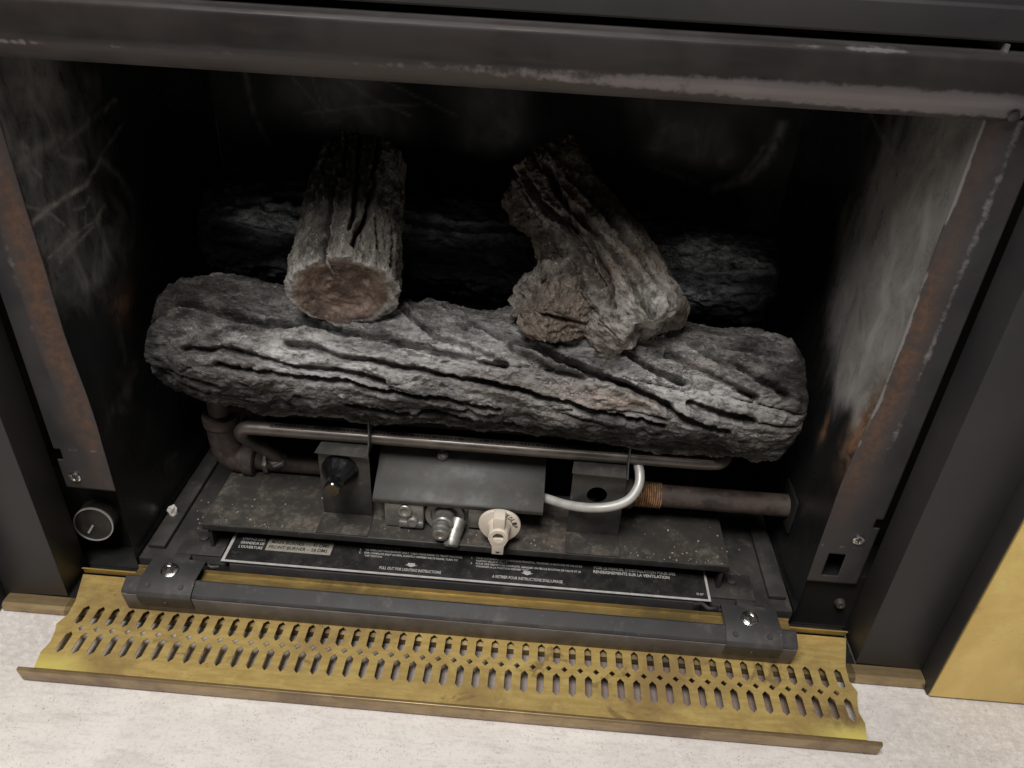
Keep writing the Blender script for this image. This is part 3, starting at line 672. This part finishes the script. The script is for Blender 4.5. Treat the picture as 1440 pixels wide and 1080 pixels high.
# igniter
cz = .1385
ig = MB().lathe((-.147, .0597, cz), (0, -1, 0), [(0, .0215), (.002, .0215), (.004, .020), (.018, .0115), (.022, .0095)], 14).build('igniter_button', MT['gloss'], gb, 0, 12)
MB().lathe((-.147, .0377, cz), (0, -1, 0), [(0, .0078), (.006, .0078), (.008, .0092), (.0125, .0092), (.014, .008), (.014, 0)], 22).build('push_cap', MT['gloss'], ig)
# heat shield
m = MB(); m.prism([(.101, .151), (.083, .1355), (.062, .1245), (.046, .1155), (.0435, .1130), (.0435, .1085), (.045, .1085), (.045, .1125), (.047, .1143), (.063, .1232), (.084, .1342), (.102, .150)], 0, -.1080, .0862); hs = m.build('heat_shield', MT['shield'], gb, .0004)
MB().lathe((-.0345, .0935, .1452), (0, -.65, .76), [(0, .008), (.002, .0078), (.0045, .006), (.0055, .003), (.0055, 0)], 22).build('screw', MT['bolt'], hs)
m = MB(); m.box(-.085, .080, .085, .0865, .0705, .128); m.build('shield_back', MT['pan'], gb)
# gas valve
vb = MB(); vb.box(-.0955, -.050, .046, .098, .0715, .106); vb.box(-.0500, .0005, .056, .098, .0715, .104); vb.box(.0005, .0265, .050, .09, .0745, .103); vb.box(-.079, -.05, .0425, .047, .0735, .083)
gv = vb.build('gas_valve', MT['zinc'], gb, .002)
MB().lathe((-.0715, .0462, .097), (0, -1, .1), [(0, .0085), (.002, .0085), (.003, .0075), (.003, .005), (.001, .0045), (.001, 0)], 22).build('valve_screw', MT['zinc'], gv)
MB().lathe((-.0625, .0462, .0815), (0, -1, .1), [(0, .0075), (.003, .007), (.0045, .005), (.0045, 0)], 22).build('valve_screw', MT['zinc'], gv)
MB().lathe((-.0265, .058, .0890), (0, -1, .05), [(0, .0235), (.006, .0235), (.0075, .0225), (.0075, .0165), (.004, .016), (.004, .013), (.012, .0125), (.024, .0120), (.0255, .0105), (.0255, 0)], 32).build('valve_collar', MT['zinc'], gv)
m = MB(); m.lathe((-.0275, .0335, .0885), (0, -1, -.12), [(0, .0105), (.006, .0105), (.0075, .009), (.0125, .009), (.0135, .008), (.0135, .0045), (.012, .004), (.012, 0)], 26); m.build('valve_stem', MT['zinc'], gv)
m = MB(); m.tube(spline([(-.010, .050, .086), (-.012, .042, .081), (-.0140, .034, .0765), (-.0150, .0295, .0725)], 5), [.0095]*10+[.0092]*6, 18); m.lathe((-.0148, .0310, .0745), (-.05, -.75, -.66), [(0, .0095), (.003, .0098), (.008, .0092), (.010, .007), (.010, .004), (.008, .0035), (.008, 0)], 22); m.build('pilot_fitting', MT['zinc'], gv)
# control knob, dial disc with a pointer hub
kx, kz = .0385, .1020
pts = []
for k in range(48):
    a = 2*math.pi*k/48; r = .0236+.0006*math.sin(3*a); pts.append((kx+r*math.cos(a), kz+r*math.sin(a)*.96))
kn = MB().prism(pts, 1, .0275, .0320).build('control_knob', MT['beige'], gb, .0009)
MB().lathe((kx, .0278, kz-.0005), (0, -1, 0), [(0, .0135), (.004, .0125), (.012, .0115), (.0170, .0112), (.0182, .0100), (.0182, .0062), (.010, .0055), (.010, 0)], 30).build('knob_hub', MT['beige'], kn)
m = MB(); m.box(kx-.0065, kx+.0065, .0125, .0278, kz+.006, kz+.0245); m.build('knob_rib', MT['beige'], kn, .0012)
m = MB(); m.prism([(kx-.0115, kz-.003), (kx-.0068, kz-.0145), (kx-.0064, kz-.0265), (kx+.0064, kz-.0265), (kx+.0068, kz-.0145), (kx+.0115, kz-.003)], 1, .0100, .0135); m.build('knob_pointer', MT['beige'], kn, .0007)
def on_arc(r, a0, a1, n):
    return None
def knob_text(body, a0, r, size):
    for i, ch in enumerate(body):
        a = a0-i*.26
        up = Vector((math.sin(a), 0, math.cos(a))); rt = Vector((math.cos(a), 0, -math.sin(a)))
        c = Vector((kx, .02735, kz))+up*r
        text('lettering', ch, -size*.32, size*.32, 0, size, 0, MT['print'], kn, None, lambda u, t, c=c, up=up, rt=rt: c+rt*u+up*t)
knob_text('PILOT', .98+.52, .0178, .0056)
a = MB(); y = .00985; zc_ = kz-.0222
a.add([(kx-.0032, y, zc_+.0005), (kx+.0032, y, zc_+.0005), (kx, y, zc_-.0028)], [(0, 1, 2)]); a.build('pointer_mark', MT['print'], kn)
# aluminium gas tube
MB().tube(spline([(.060, .085, .106), (.086, .075, .108), (.112, .058, .1150), (.138, .0455, .1240), (.162, .043, .1310), (.180, .048, .1385), (.1895, .058, .1500), (.1905, .070, .1600), (.186, .084, .168), (.178, .100, .172)], 8), .0054, 18).build('gas_tube', MT['alu'], gb)
# log rest (dark, under the logs)
m = MB()
for y, z in ((.118, .1755), (.145, .177), (.255, .255), (.285, .255)): m.box(-.29, .29, y-.004, y+.004, z-.008, z)
for sx in (-1, 1):
    m.box(sx*.27-.005, sx*.27+.005, .118, .290, .160, .168); m.box(sx*.27-.005, sx*.27+.005, .28, .29, .031, .255); m.box(sx*.27-.005, sx*.27+.005, .150, .160, .031, .165); m.box(sx*.27-.005, sx*.27+.005, .25, .26, .16, .25)
m.build('log_rest', MT['void'], gb)

# ================================================================== LOGS
def make_log(name, p0, p1, rfun, nu, nt, seed, mat, grooves, label, parent=None, twist=0.0, ridge=.006, ridge_f=2.3, gw=.0035, gd=.010, rim=.012, cap=(18, 18), ashes=(), pinks=(), shade_blobs=(), sooty=.5, face_end=None, capbump=.002, flake=.0018, bulge=.004, group='artificial gas logs', groove_wobble=.0013, capshape=None):
    P0, P1 = np.array(p0), np.array(p1); L = np.linalg.norm(P1-P0); a = (P1-P0)/L
    e1 = np.array([0, 0, 1.])-a*a[2]; e1 /= np.linalg.norm(e1); e2 = np.cross(a, e1)
    ncap = cap[0]
    rows = []                                                   # axial, radial factor offset (from R), blend, face
    q = np.linspace(0, 1, ncap, endpoint=False)[::-1]
    for t in q[::-1]*1.0: pass
    capA = [( 'c', t) for t in np.linspace(0.02, 1, ncap)]
    nr = 8
    ax = []; rr = []; inset = []; psi = []; fc = []
    for t in np.linspace(.012, 1, ncap, endpoint=False): ax.append(0); rr.append(t); inset.append(rim); psi.append(-1.); fc.append(1-sst(.90, .97, np.array(t)))
    for k in range(nr):
        b = (k/nr)*math.pi/2; ax.append(rim*(1-math.sin(b))if False else rim-rim*math.cos(b)); rr.append(1); inset.append(rim*(1-math.sin(b))); psi.append(-(1-k/nr)); fc.append(0)
    for x in np.linspace(rim, L-rim, nu): ax.append(x); rr.append(1); inset.append(0); psi.append(0); fc.append(0)
    for k in range(nr):
        b = ((k+1)/nr)*math.pi/2; ax.append(L-rim+rim*math.sin(b)); rr.append(1); inset.append(rim*(1-math.cos(b))); psi.append((k+1)/nr); fc.append(0)
    for t in np.linspace(1, .012, ncap+1)[1:]: ax.append(L); rr.append(t); inset.append(rim); psi.append(1.); fc.append(0)
    ax, rr, inset, psi, fc = map(np.array, (ax, rr, inset, psi, fc))
    th = np.linspace(-math.pi, math.pi, nt, endpoint=False)
    A, TH = np.meshgrid(ax, th, indexing='ij'); RR = rr[:, None]; PS = psi[:, None]; FC = np.broadcast_to(fc[:, None], A.shape)
    R = rfun(np.clip(A/L, 0, 1), TH)
    rad_ = (R-inset[:, None])*RR
    p = Perlin(seed)
    ct, st = np.cos(TH), np.sin(TH)
    X, Y, Z = A, rad_*ct, rad_*st
    body = 1-np.abs(PS)
    # domain warp, then ridged bark running along the log (with twist)
    wx = .010*p.fbm(X*18, Y*18, Z*18, 3); wt = .085*p.fbm(X*11+9, Y*16, Z*16, 3)
    tt = TH+twist*A/R.mean()+wt
    rm = R.mean(); cy_, cz_ = np.cos(tt)*rm, np.sin(tt)*rm
    r1 = p((X+wx)*3.2, cy_*ridge_f*16, cz_*ridge_f*16)
    r2 = p((X+wx)*7.5+31, cy_*ridge_f*34, cz_*ridge_f*34)
    r3 = p((X+wx)*28+11, cy_*ridge_f*80, cz_*ridge_f*80)
    gro = lambda n_, w_: np.exp(-(n_/w_)**2)
    disp = bulge*p.fbm(X*9, Y*9, Z*9, 2)+bulge*.5*p.fbm(X*16, Y*34, Z*34+4, 2)
    gate = sst(-.1, .35, p.fbm(X*12, Y*18, Z*18+3, 2))
    disp += ridge*(.35*np.abs(r1)-1.25*np.exp(-np.abs(r1)/.045)*gate)
    disp += ridge*.30*(.5*np.abs(r2)-1.1*np.exp(-np.abs(r2)/.06)*sst(-.2, .3, p.fbm(X*25+5, Y*30, Z*30, 2)))
    disp += ridge*.10*(np.abs(r3)-.7*gro(r3, .12))
    # explicit deep grooves with a raised lip
    U = A+groove_wobble*p.fbm(X*45, Y*45, Z*45+4, 3)*1.6; V = TH*R+groove_wobble*p.fbm(X*40+7, Y*40, Z*40, 3)*1.8
    hf1 = p.fbm(X*150, Y*150, Z*150+3, 2)*.0011; hf2 = p.fbm(X*150+5, Y*150, Z*150, 2)*.0011
    U = U+hf1; V = V+hf2
    mod = np.clip(.85+.4*p.fbm(X*24, Y*24, Z*24+8, 2), .6, 1.3)
    for gi, g in enumerate(grooves):
        s = 1.0; pts = g
        if isinstance(g, tuple): s, pts = g
        Rm = float(R.mean()); d = poly_dist(U, V*(Rm/R), [(u, t*Rm) for u, t in pts])
        wv_ = gw*(.95+.5*mod)
        disp += s*body*(-gd*1.35*mod*sst(1.5, .45, d/wv_)+gd*.22*np.exp(-((d-2.4*gw)/(1.6*gw))**2)*mod)
    # crumpled, flaky skin
    w1 = .011*p.fbm(X*42, Y*42, Z*42+9, 2); w2 = .011*p.fbm(X*42+20, Y*42, Z*42, 2)
    q1 = p((X+w1)*34, (Y+w2)*92, (Z+w1)*92); q2 = p((X+w2)*80, (Y+w1)*180, (Z+w2)*180+5); q3 = p(X*240, Y*300, Z*300)
    step = p.fbm((X+w1)*22, (Y+w2)*64, (Z-w1)*64+2, 3); terr = (np.floor(step*5)+sst(.78, 1., np.mod(step*5, 1)))/5
    disp += flake*(1.1*(.5-np.abs(q1))+.75*(.5-np.abs(q2))+.4*q3+1.9*terr)
    capn = capbump*(1.2*p.fbm(X*30+5, Y*34, Z*34, 4)+.9*(.4-np.abs(p(X*50, Y*60, Z*60+1))))
    dr = disp*np.sqrt(np.clip(body, 0, 1))*1.0+disp*.5*(np.abs(PS) > 0)*(np.abs(PS) < 1)
    da = PS*capn*1.0
    rad2 = rad_+np.where(np.abs(PS) >= 1, disp*.55*sst(.75, 1, RR), dr)
    A2 = A+da
    if capshape is not None: A2 = A2+capshape(A/L, rad2*ct, rad2*st, PS)
    co = P0+A2[..., None]*a+(rad2*ct)[..., None]*e1+(rad2*st)[..., None]*e2
    n, m_ = A.shape; idx = np.arange(n*m_).reshape(n, m_); nx_ = np.roll(idx, -1, 1)
    quads = np.stack([idx[:-1], idx[1:], nx_[1:], nx_[:-1]], -1).reshape(-1, 4)[:, ::-1]
    c0 = n*m_; co = np.concatenate([co.reshape(-1, 3), co[0].mean(0)[None], co[-1].mean(0)[None]])
    tr = np.concatenate([np.stack([idx[0], nx_[0], np.full(m_, c0)], -1), np.stack([nx_[-1], idx[-1], np.full(m_, c0+1)], -1)])[:, ::-1]
    blob = lambda L_: sum([w_*np.exp(-((A-u)/su)**2-((TH-t)*rm/sv)**2) for u, t, su, sv, w_ in L_]) if L_ else 0*A
    soot_shade = np.clip(blob(shade_blobs)+sooty*sst(.05, .75, p.fbm(X*7+3, Y*11, Z*11, 4)), 0, 1)
    ash = np.clip(blob(ashes)+.35*sst(.25, .7, p.fbm(X*14, Y*14, Z*14+6, 3)), 0, 1); pink = np.clip(blob(pinks), 0, 1)
    face = FC*1.0 if face_end == 0 else 0*A
    ext = lambda v: np.concatenate([v.ravel(), [v[0].mean(), v[-1].mean()]])
    o = raw_mesh(name, co, quads, MT[mat], parent, {'soot_shade': ext(soot_shade), 'ash': ext(ash), 'pink': ext(pink), 'face': ext(face)}, tris=tr)
    if label: props(o, label, 'log', group)
    return o

def rf_front(u, th):
    r = .0725+.0035*np.sin(u*9+1)+.002*np.sin(u*21)
    r = r*(1-.16*sst(.10, 0, u)*(1+.9*np.sin(th)*0)-.10*sst(.93, 1, u))
    low = sst(1.2, 2.4, np.abs(th))                     # underside
    r = r*(1-.20*low*sst(.22, 0, u)) * (1-.10*low)
    return r
FG = [(1.0, [(0.043, 0.47), (0.086, 0.54), (0.134, 0.65), (0.175, 0.56), (0.223, 0.64), (0.269, 0.69), (0.329, 0.82), (0.389, 0.92)]),
 (.9, [(0.059, 1.09), (0.093, 1.08), (0.131, 1.09), (0.168, 1.18), (0.221, 1.22), (0.265, 1.29)]),
 (.9, [(0.093, 1.25), (0.131, 1.31), (0.181, 1.35), (0.228, 1.37), (0.278, 1.46), (0.333, 1.53), (0.385, 1.64)]),
 (1.1, [(0.163, 0.87), (0.197, 0.93), (0.227, 1.01), (0.264, 1.05), (0.326, 1.13), (0.383, 1.2), (0.443, 1.34), (0.495, 1.47), (0.555, 1.56)]),
 (1.6, [(0.299, -0.19), (0.346, 0.24), (0.391, 0.51), (0.429, 0.68), (0.471, 0.87), (0.51, 1.03), (0.548, 1.21), (0.582, 1.42), (0.621, 1.57)]),
 (.9, [(0.394, 0.65), (0.417, 0.78), (0.44, 0.93), (0.477, 0.98)]),
 (1.2, [(0.387, -0.47), (0.432, 0.08), (0.482, 0.44), (0.526, 0.69), (0.571, 0.94)]),
 (1.1, [(0.578, 0.29), (0.613, 0.54), (0.65, 0.81), (0.675, 0.96)]),
 (1.0, [(0.555, 0.48), (0.606, 0.8), (0.644, 1.05)]),
 (.8, [(0.58, 1.21), (0.617, 1.31), (0.645, 1.38)]),
 (.7, [(0.226, 1.81), (0.287, 1.87), (0.332, 1.89), (0.409, 2.0)]),
 (.8, [(0.533, 0.17), (0.578, 0.21), (0.614, 0.28), (0.658, 0.38)]),
 (.8, [(0.277, 0.18), (0.312, 0.54), (0.373, 0.79)])]
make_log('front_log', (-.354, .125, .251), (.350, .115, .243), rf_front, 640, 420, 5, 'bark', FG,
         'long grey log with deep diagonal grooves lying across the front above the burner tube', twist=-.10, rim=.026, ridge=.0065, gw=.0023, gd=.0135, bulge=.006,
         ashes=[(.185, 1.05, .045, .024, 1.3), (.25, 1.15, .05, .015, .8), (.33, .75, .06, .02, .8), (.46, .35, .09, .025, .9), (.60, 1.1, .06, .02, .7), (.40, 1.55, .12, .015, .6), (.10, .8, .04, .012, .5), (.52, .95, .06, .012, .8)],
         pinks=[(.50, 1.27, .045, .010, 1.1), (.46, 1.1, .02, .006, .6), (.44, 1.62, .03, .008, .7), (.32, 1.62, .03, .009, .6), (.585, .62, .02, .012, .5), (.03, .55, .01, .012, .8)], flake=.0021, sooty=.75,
         shade_blobs=[(-.01, 1.3, .075, .12, 1.1), (.10, 1.9, .13, .035, 1.1), (.40, 2.05, .3, .028, 1.2), (.05, .2, .07, .03, .6), (.71, .8, .03, .08, .7), (.60, 2.0, .1, .02, .8)])  # dark underside and ends: mostly shade put into the colour, some soot
def rf_left(u, th): return (.0530-.010*u)*(1-.05*np.cos(2*th)-.03*sst(.12, 0, u))
make_log('leaning_log', (-.1330, .072, .356), (-.1440, .238, .439), rf_left, 215, 330, 8, 'bark_left',
         [(1.3, [(0.122, -0.26), (0.086, -0.28), (0.046, -0.23), (0.004, -0.22)]), (1.3, [(0.098, 0.44), (0.067, 0.48), (0.039, 0.38), (0.022, 0.29)]), (1.1, [(0.2, 0.05), (0.149, 0.09), (0.114, 0.15), (0.07, 0.2), (0.042, 0.23)]),
          (1.1, [(.22, .45), (0.181, 0.5), (0.127, 0.5), (0.096, 0.49)]), (.8, [(0.083, 0.92), (0.045, 1.14), (0.015, 1.09)]), (.7, [(0.063, 0.63), (0.024, 0.84)]), (1.0, [(.21, -.3), (0.149, -0.2), (0.109, -0.17)]), (.8, [(.2, -.6), (.12, -.62), (.07, -.7)])],
         'short grey log with brown cut end, leaning on the left of the front log', ridge=.0036, gw=.0015, gd=.0115, rim=.006, face_end=0, ashes=[(.003, 0, .007, 9, .8)], flake=.0016, cap=(46, 46), capbump=.0026, bulge=.003,
         capshape=lambda u, y, z, ps: np.clip(-ps, 0, 1)*(.16*y+.10*z)+np.where(ps <= -1, .007*sst(.041, .024, np.sqrt(y*y+z*z))+.0006*np.sin(np.sqrt((y*1.15+.004*np.sin(z*90))**2+(z+.005*np.sin(y*110+1))**2)*760)*sst(.045, .03, np.sqrt(y*y+z*z)), 0))
def rf_right(u, th): return (.0525-.009*u+.0045*np.exp(-((u-.48)/.2)**2))*(1+.05*np.cos(3*th+.4)+.03*np.sin(u*8)-.08*sst(.08, 0, u)+.03*np.cos(2*th))
lr = make_log('branched_log', (.179, .080, .331), (.052, .236, .438), rf_right, 270, 330, 14, 'bark_right',
         [(1.3, [(0.214, -1.01), (0.173, -1.12), (0.134, -0.9), (0.096, -0.9), (0.054, -1.01)]), (1.2, [(0.141, -0.82), (0.109, -0.74), (0.086, -0.75), (0.049, -0.86), (0.03, -1.08)]), (1.3, [(0.14, -.6), (0.123, -0.58), (0.075, -0.54), (0.037, -0.49), (0.004, -0.56)]),
          (1.3, [(.18, -.2), (0.122, -0.15), (0.075, -0.19), (0.028, -0.08), (-0.008, -0.02)]), (1, [(0.19, -2.23), (0.161, -2.04), (0.137, -2.24)]), (.9, [(0.052, -0.39), (0.025, -0.38), (-0.004, -0.58)]), (1.1, [(0.2, -0.5), (0.164, -0.64), (0.136, -0.69)])],
         'short brownish log with a broken branch stub, leaning on the right of the front log', ridge=.0064, gw=.0026, gd=.012, rim=.010, cap=(36, 36), capbump=.007, flake=.0023, bulge=.006,
         ashes=[(.02, -.6, .03, .06, .8), (.16, -1.2, .03, .015, .6)])
def rf_stub(u, th): return (.033+.004*sst(.7, .1, u))*(1+.11*np.cos(3*th+.6)+.06*np.cos(5*th)-.08*sst(.85, 1, u))
make_log('branch_stub', (.140, .128, .342), (.053, .091, .348), rf_stub, 120, 220, 17, 'bark_right', [(1, [(.02, .4), (.05, .5), (.085, .45)]), (.9, [(.02, 1.2), (.05, 1.1), (.08, 1.3)]), (.8, [(.03, -.3), (.085, -.2)])], None, lr,
         ridge=.009, gw=.0026, gd=.012, rim=.009, cap=(28, 28), capbump=.010, flake=.0032, bulge=.010, ashes=[(.075, 1.2, .03, .04, .5)],
         capshape=lambda u, y, z, ps: np.clip(ps, 0, 1)*(-.45*y+.25*z))
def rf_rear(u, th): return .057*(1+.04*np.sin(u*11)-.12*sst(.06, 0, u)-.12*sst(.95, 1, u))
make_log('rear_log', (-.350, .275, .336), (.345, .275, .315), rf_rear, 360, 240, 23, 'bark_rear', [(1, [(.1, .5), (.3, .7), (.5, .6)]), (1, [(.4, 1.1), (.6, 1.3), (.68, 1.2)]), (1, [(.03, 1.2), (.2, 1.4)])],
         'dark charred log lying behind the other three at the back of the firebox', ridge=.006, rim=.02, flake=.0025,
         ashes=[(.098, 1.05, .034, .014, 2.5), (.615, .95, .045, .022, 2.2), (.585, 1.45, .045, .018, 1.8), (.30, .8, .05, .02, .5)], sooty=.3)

# ================================================================== SMALL THINGS
dl = thing('control_dial', (-.427, .058, .066), 'round black dial with a thin white ring and pointer, left of the firebox floor', 'dial')
dc = Vector((-.4265, .0150, .0660)); dax = Vector((.10, -1, .16)).normalized()
MB().lathe(dc-dax*.0405, dax, [(0, .018), (.012, .018), (.0125, .0225), (.038, .0222), (.0402, .0212), (.0402, 0)], 40).build('dial_body', MT['dial'], dl)
MB().lathe(dc-dax*.0003, dax, [(-.001, .0208), (-.001, .0222), (.0012, .0221), (.0013, .0208), (-.0009, .0207)], 44, False).build('dial_ring', MT['ring'], dl)
u_ = dax.cross(Vector((0, 0, 1))).normalized(); v_ = u_.cross(dax)
dirp = (u_*(-.55 if u_.x > 0 else .55)+v_*(-.84 if v_.z > 0 else .84)).normalized()
pp = dirp.cross(dax)
a = MB(); b0 = dc+dax*.0004
pts = [b0+dirp*.001+pp*.0012, b0+dirp*.0135+pp*.0012, b0+dirp*.0135-pp*.0012, b0+dirp*.001-pp*.0012]
a.add(pts+[q_+dax*.0008 for q_ in pts], [(3, 2, 1, 0), (4, 5, 6, 7)]+[(i, (i+1) % 4, (i+1) % 4+4, i+4) for i in range(4)]); a.build('dial_pointer', MT['ring'], dl)

bm = bmesh.new(); bmesh.ops.create_icosphere(bm, subdivisions=3, radius=1); pc = Perlin(77)
for v in bm.verts:
    n_ = float(pc.fbm(np.array(v.co.x*1.3), np.array(v.co.y*1.3), np.array(v.co.z*1.3), 3)); v.co = Vector((v.co.x*.0058, v.co.y*.005, v.co.z*.0095))*(1+.35*n_)
    v.co += Vector((-.3655, .074, .0388))
me = bpy.data.meshes.new('stone_chip'); bm.to_mesh(me); bm.free()
props(link_mesh('stone_chip', me, MT['chip']), 'small pale stone chip standing against the left wall of the firebox floor', 'stone chip')

R_ = random.Random(9); d = MB()
def crumb(x, y, z, r):
    vs = [(x+r*R_.uniform(.5, 1.1)*sx, y+r*R_.uniform(.5, 1.1)*sy, z+r*(R_.uniform(.6, 1.2) if k else 0)) for k in (0, 1) for sx, sy in ((-1, -1), (1, -1), (1, 1), (-1, 1))]
    d.add(vs, [(3, 2, 1, 0), (4, 5, 6, 7), (0, 1, 5, 4), (1, 2, 6, 5), (2, 3, 7, 6), (3, 0, 4, 7)])
for i in range(70):
    left = R_.random() < .5
    x = R_.gauss(-.25, .05) if left else R_.gauss(.24, .04); y = .029+.06*R_.random()**2.2
    if (left and not -.30 < x < -.174) or (not left and not .18 < x < .298): continue
    crumb(x, y, .0700, R_.choice([.0004, .0005, .0005, .0006, .0010]))
for i in range(16): crumb(R_.uniform(-.10, .10), R_.uniform(.03, .044), .07, .0008)
for i in range(14): crumb(R_.choice((-1, 1))*R_.uniform(.305, .345), R_.uniform(.05, .13), .0301, .0009)
o = d.build('ash_crumbs', MT['crumb']); props(o, 'pale crumbs of ash and grit scattered over the burner tray', 'crumbs', None, 'stuff')
